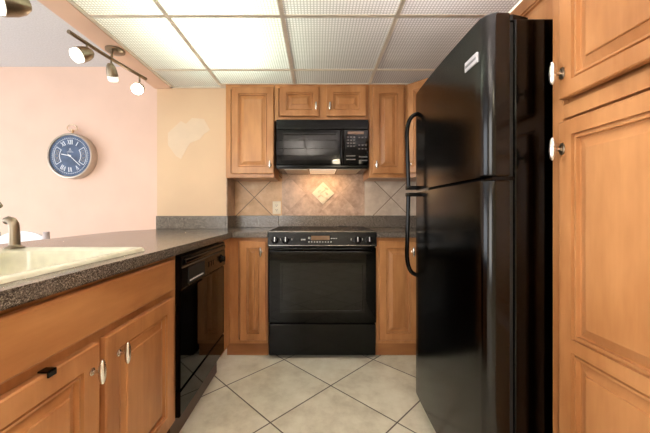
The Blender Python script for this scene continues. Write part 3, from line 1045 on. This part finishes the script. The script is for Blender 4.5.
def arc(bm, r, a0, a1, wd, n=14):
    for k in range(n):
        a, b = math.radians(a0 + (a1 - a0) * k / n), math.radians(a0 + (a1 - a0) * (k + 1.05) / n)
        stroke(bm, (r * math.sin(a), r * math.cos(a)), (r * math.sin(b), r * math.cos(b)), wd)


ROM = {12: 'XII', 1: 'I', 2: '', 11: 'XI', 10: '', 9: '', 3: '', 4: '', 5: 'V', 6: 'VI', 7: 'VII', 8: ''}
for hnum, s in ROM.items():
    if not s: continue
    a = math.radians(hnum * 30)
    rc = Vector((math.sin(a), math.cos(a)))
    tg = Vector((math.cos(a), -math.sin(a)))
    wds = {'I': 0.014, 'V': 0.026, 'X': 0.026}
    tot = sum(wds[c_] for c_ in s)
    u = -tot / 2
    bm = NB()
    for c_ in s:
        cwd = wds[c_]
        m_ = u + cwd / 2
        def Pt(du, dv): return tuple(rc * (0.130 + dv) + tg * (m_ + du))
        if c_ == 'I': stroke(bm, Pt(0, -0.022), Pt(0, 0.022), 0.008)
        if c_ == 'V':
            stroke(bm, Pt(-0.009, 0.022), Pt(0, -0.022), 0.007); stroke(bm, Pt(0.009, 0.022), Pt(0, -0.022), 0.004)
        if c_ == 'X':
            stroke(bm, Pt(-0.009, 0.022), Pt(0.009, -0.022), 0.007); stroke(bm, Pt(0.009, 0.022), Pt(-0.009, -0.022), 0.004)
        u += cwd
    obj('numeral', bm, CLOCKW, df_)
bm = NB()
for k in range(60):
    a = math.radians(6 * k)
    stroke(bm, (0.166 * math.sin(a), 0.166 * math.cos(a)), (0.173 * math.sin(a), 0.173 * math.cos(a)), 0.0025)
arc(bm, 0.165, 0, 360, 0.0022, 60)
obj('minute_track', bm, CLOCKW, df_)
for s0 in (62, 242):                     # the two curved openings at 3 and 9 o'clock
    bm = NB()
    arc(bm, 0.100, s0 - 4, s0 + 62, 0.007)
    arc(bm, 0.152, s0 - 4, s0 + 62, 0.005)
    for aa in (s0 - 4, s0 + 62):
        a = math.radians(aa)
        stroke(bm, (0.098 * math.sin(a), 0.098 * math.cos(a)), (0.154 * math.sin(a), 0.154 * math.cos(a)), 0.006)
    obj('opening_frame', bm, CLOCKW, df_)
GEARM = plain('brass_gear', (0.35, 0.30, 0.24), 0.4, 0.8)
for s0 in (62, 242):
    for aa, rr in ((s0 + 10, 0.014), (s0 + 28, 0.018), (s0 + 46, 0.013)):
        a = math.radians(aa)
        cx, cz = 0.126 * math.sin(a), 0.126 * math.cos(a)
        bm = NB()
        for k in range(12):
            b0, b1 = 2 * PI * k / 12, 2 * PI * (k + 1) / 12
            stroke(bm, (cx + rr * math.cos(b0), cz + rr * math.sin(b0)), (cx + rr * math.cos(b1), cz + rr * math.sin(b1)), 0.003)
        obj('gear', bm, GEARM, df_)
bm = NB()
for zz, ww in ((0.047, 0.03), (0.036, 0.06)):
    n = int(ww / 0.006)
    for k in range(n): stroke(bm, (-ww / 2 + k * 0.006, zz), (-ww / 2 + k * 0.006 + 0.004, zz), 0.005)
stroke(bm, (-0.006, 0.060), (0, 0.072), 0.003); stroke(bm, (0.006, 0.060), (0, 0.072), 0.003); stroke(bm, (-0.008, 0.060), (0.008, 0.060), 0.003)
obj('dial_print', bm, CLOCKW, df_)
HANDM = plain('white_hand', (0.82, 0.86, 0.90), 0.4)
bm = NB(); stroke(bm, (0.012, -0.003), (-0.080, 0.016), 0.008, -0.067); obj('hour_hand', bm, HANDM, cl)
bm = NB(); stroke(bm, (-0.02, 0.018), (0.098, -0.092), 0.006, -0.069); obj('minute_hand', bm, HANDM, cl)
obj('hand_hub', lathe(NB(), [(0.009, 0), (0.009, 0.008), (0, 0.009)], (0, -0.064, 0), (0, -1, 0), 20), HANDM, cl)
GOLD = plain('pale_brass', (0.66, 0.52, 0.36), 0.25, 0.85)
bm = lathe(NB(), [(0.020, 0), (0.020, 0.006), (0.011, 0.010), (0.011, 0.022), (0.018, 0.026), (0.018, 0.040), (0.008, 0.045)], (0, -0.04, RO - 0.004), (0, 0, 1), 20)
obj('crown', bm, GOLD, cl, smooth=True)
p = [(0.048 * math.cos(a), -0.04, RO + 0.052 + 0.034 * math.sin(a)) for a in (math.radians(-62 + 304 * k / 24) for k in range(25))]
obj('hanging_ring', tube(NB(), p, 0.0045, 10), GOLD, cl, smooth=True)

# ------------------------------------------------------------------ track lights
def spot(par, pos, aim, lit, ln=0.095, r=0.036, drop=0.05, litm=None):
    """pos: point on the bar the head hangs from"""
    P_ = Vector(pos)
    h = obj('lamp_head', tube(NB(), [P_, P_ - Vector((0, 0, drop * 0.6)), P_ - Vector((0, 0, drop))], 0.0055, 10), BRONZE, par, smooth=True)
    a = Vector(aim).normalized()
    O = P_ - Vector((0, 0, drop)) - a * ln * 0.30
    pr = [(0.0, 0), (r * 0.42, 0.002), (r * 0.72, ln * 0.16), (r * 0.90, ln * 0.38), (r, ln * 0.72), (r * 0.93, ln * 0.72), (r * 0.82, ln * 0.40), (0.0, ln * 0.22)]
    obj('shade', lathe(NB(), pr, O, a, 24), BRONZE, h, smooth=True)
    pg = [(0.0, ln * 0.23), (r * 0.72, ln * 0.40), (r * 0.90, ln * 0.72), (r * 0.86, ln * 0.96), (r * 0.6, ln * 1.04), (0, ln * 1.06)]
    g = obj('bulb', lathe(NB(), pg, O, a, 24), litm, h, smooth=True)
    l = bpy.data.lights.new('spot_glow', 'SPOT')
    l.energy = lit
    l.color = (1.0, 0.80, 0.58)
    l.spot_size = math.radians(95)
    l.spot_blend = 0.6
    l.shadow_soft_size = 0.03
    lo_ = bpy.data.objects.new('spot_glow', l)
    lo_.location = O + a * ln * 1.2
    lo_.rotation_euler = a.to_track_quat('-Z', 'Y').to_euler()
    lo_.parent = h
    C.objects.link(lo_)


GLOWB = emit('glowing_frosted_bulb', (1.0, 0.93, 0.82), 1.1)
GLOWD = emit('dim_frosted_bulb', (1.0, 0.90, 0.78), 0.5)


def canopy(par, c):
    b = NB()
    lathe(b, [(0.055, 0), (0.054, -0.012), (0.040, -0.020), (0.012, -0.024), (0, -0.024)], c, (0, 0, 1), 28)
    for v in b.verts: v.co.y = c[1] + (v.co.y - c[1]) * 1.0
    obj('canopy', b, BRONZE, par, smooth=True)


tr = thing('track_light', 'small three-head spotlight bar hanging under the peach soffit near the lit ceiling', 'track light', (-1.285, 1.88, ZC - 0.007))
canopy(tr, (0, 0.03, 0))
A0, A1 = Vector((-0.020, -0.305, -0.082)), Vector((0.062, 0.265, -0.082))
pb = [A0.lerp(A1, k / 10) + Vector((-0.012 * math.sin(PI * k / 10), 0, 0)) for k in range(11)]
obj('bar', tube(NB(), pb, 0.0105, 12), BRONZE, tr, smooth=True)
obj('stem', tube(NB(), [(0, 0, -0.02), (0.0, 0, -0.05), (0.0, -0.01, -0.082)], 0.007, 10), BRONZE, tr, smooth=True)
spot(tr, pb[2], (-0.40, -0.60, -0.50), 1.5, 0.105, 0.043, 0.055, GLOWB)
spot(tr, pb[5], (-0.10, 0.45, -0.9), 1.5, 0.105, 0.032, 0.06, GLOWD)
spot(tr, pb[9], (0.10, -0.85, -0.60), 1.5, 0.080, 0.040, 0.085, BULB)
t2 = thing('track_light', 'large bronze spotlight head cut off at the top left corner', 'track light', (-1.285, 1.00, ZC - 0.007))
canopy(t2, (0, 0, 0))
obj('bar', tube(NB(), [(-0.03, -0.3, -0.082), (0, 0.0, -0.082), (0.068, 0.27, -0.082)], 0.0105, 12), BRONZE, t2, smooth=True)
obj('stem', tube(NB(), [(0, 0, -0.02), (0, 0, -0.05), (0, 0, -0.082)], 0.007, 10), BRONZE, t2, smooth=True)
spot(t2, (0.046, 0.24, -0.082), (-0.50, -0.78, -0.35), 1.5, 0.135, 0.056, 0.085, GLOWB)

# ------------------------------------------------------------------ outlet, relief tile, ceiling dome behind the viewer
ol = thing('wall_outlet', 'almond duplex electrical outlet on the tiled backsplash left of the range', 'outlet', (-0.371, YB - 0.0085, 1.087))
obj('cover_plate', bx(-0.037, 0.037, -0.006, 0.0, -0.058, 0.058, bev=0.002), ALMOND, ol)
for z in (-0.021, 0.021):
    s = obj('socket', lathe(NB(), [(0.0165, 0), (0.0165, 0.0025), (0, 0.0026)], (0, -0.006, z), (0, -1, 0), 24), ALMOND, ol)
    bm = NB()
    box(bm, -0.008, -0.005, -0.0092, -0.0084, z - 0.003, z + 0.007); box(bm, 0.005, 0.008, -0.0092, -0.0084, z - 0.003, z + 0.007)
    box(bm, -0.0025, 0.0025, -0.0092, -0.0084, z - 0.012, z - 0.007)
    obj('slot', bm, DARKG, s)

at = thing('accent_tile', 'cream diamond accent tile with raised vine relief on the wall behind the range', 'decorative tile', (0.055, YB - 0.0105, 1.217))
hd = 0.104
bm = prism(NB(), [(hd, 0), (0, hd), (-hd, 0), (0, -hd)], -0.009, 0.0, 'y', bev=0.0025)
obj('tile', bm, CREAMT, at)
bm = NB()
p = [(0.0 + 0.022 * math.sin(3.2 * PI * s), -0.010, -0.075 + 0.15 * s) for s in (k / 30 for k in range(31))]
tube(bm, p, 0.0035, 8)
for s_, sg in ((0.2, 1), (0.35, -1), (0.5, 1), (0.65, -1), (0.8, 1)):
    cx, cz = 0.024 * sg + 0.01 * sg, -0.075 + 0.15 * s_
    t_ = bmesh.new()
    bmesh.ops.create_uvsphere(t_, u_segments=12, v_segments=8, radius=1)
    M_ = Matrix.Translation((cx, -0.0095, cz)) @ Matrix.Rotation(sg * 0.8, 4, 'Y') @ Matrix.Diagonal((0.018, 0.004, 0.009, 1))
    bmesh.ops.transform(t_, matrix=M_, verts=t_.verts[:])
    merge(bm, t_)
obj('vine_relief', bm, paint('darker_relief', (0.62, 0.51, 0.38), 0.1, 60), at, smooth=True)  # vine coloured darker than the tile so it stands out

# round globe lamp behind the viewer, mirrored in the microwave door
GLOBE = emit('globe_glass', (1.0, 0.86, 0.62), 40.0)
GLOBE.cycles.emission_sampling = 'NONE'
gl = thing('ceiling_globe_light', 'small round globe lamp seen only as a bright reflection in the microwave door', 'ceiling light', (0.395, -1.2, ZC - 0.004))
obj('base', lathe(NB(), [(0.07, 0), (0.068, -0.02), (0, -0.022)], (0, 0, 0), (0, 0, 1), 28), NICKEL, gl, smooth=True)
obj('globe', lathe(NB(), [(0.0, -0.02), (0.075, -0.022), (0.095, -0.05), (0.08, -0.085), (0.045, -0.105), (0, -0.112)], (0, 0, 0), (0, 0, 1), 28), GLOBE, gl, smooth=True)
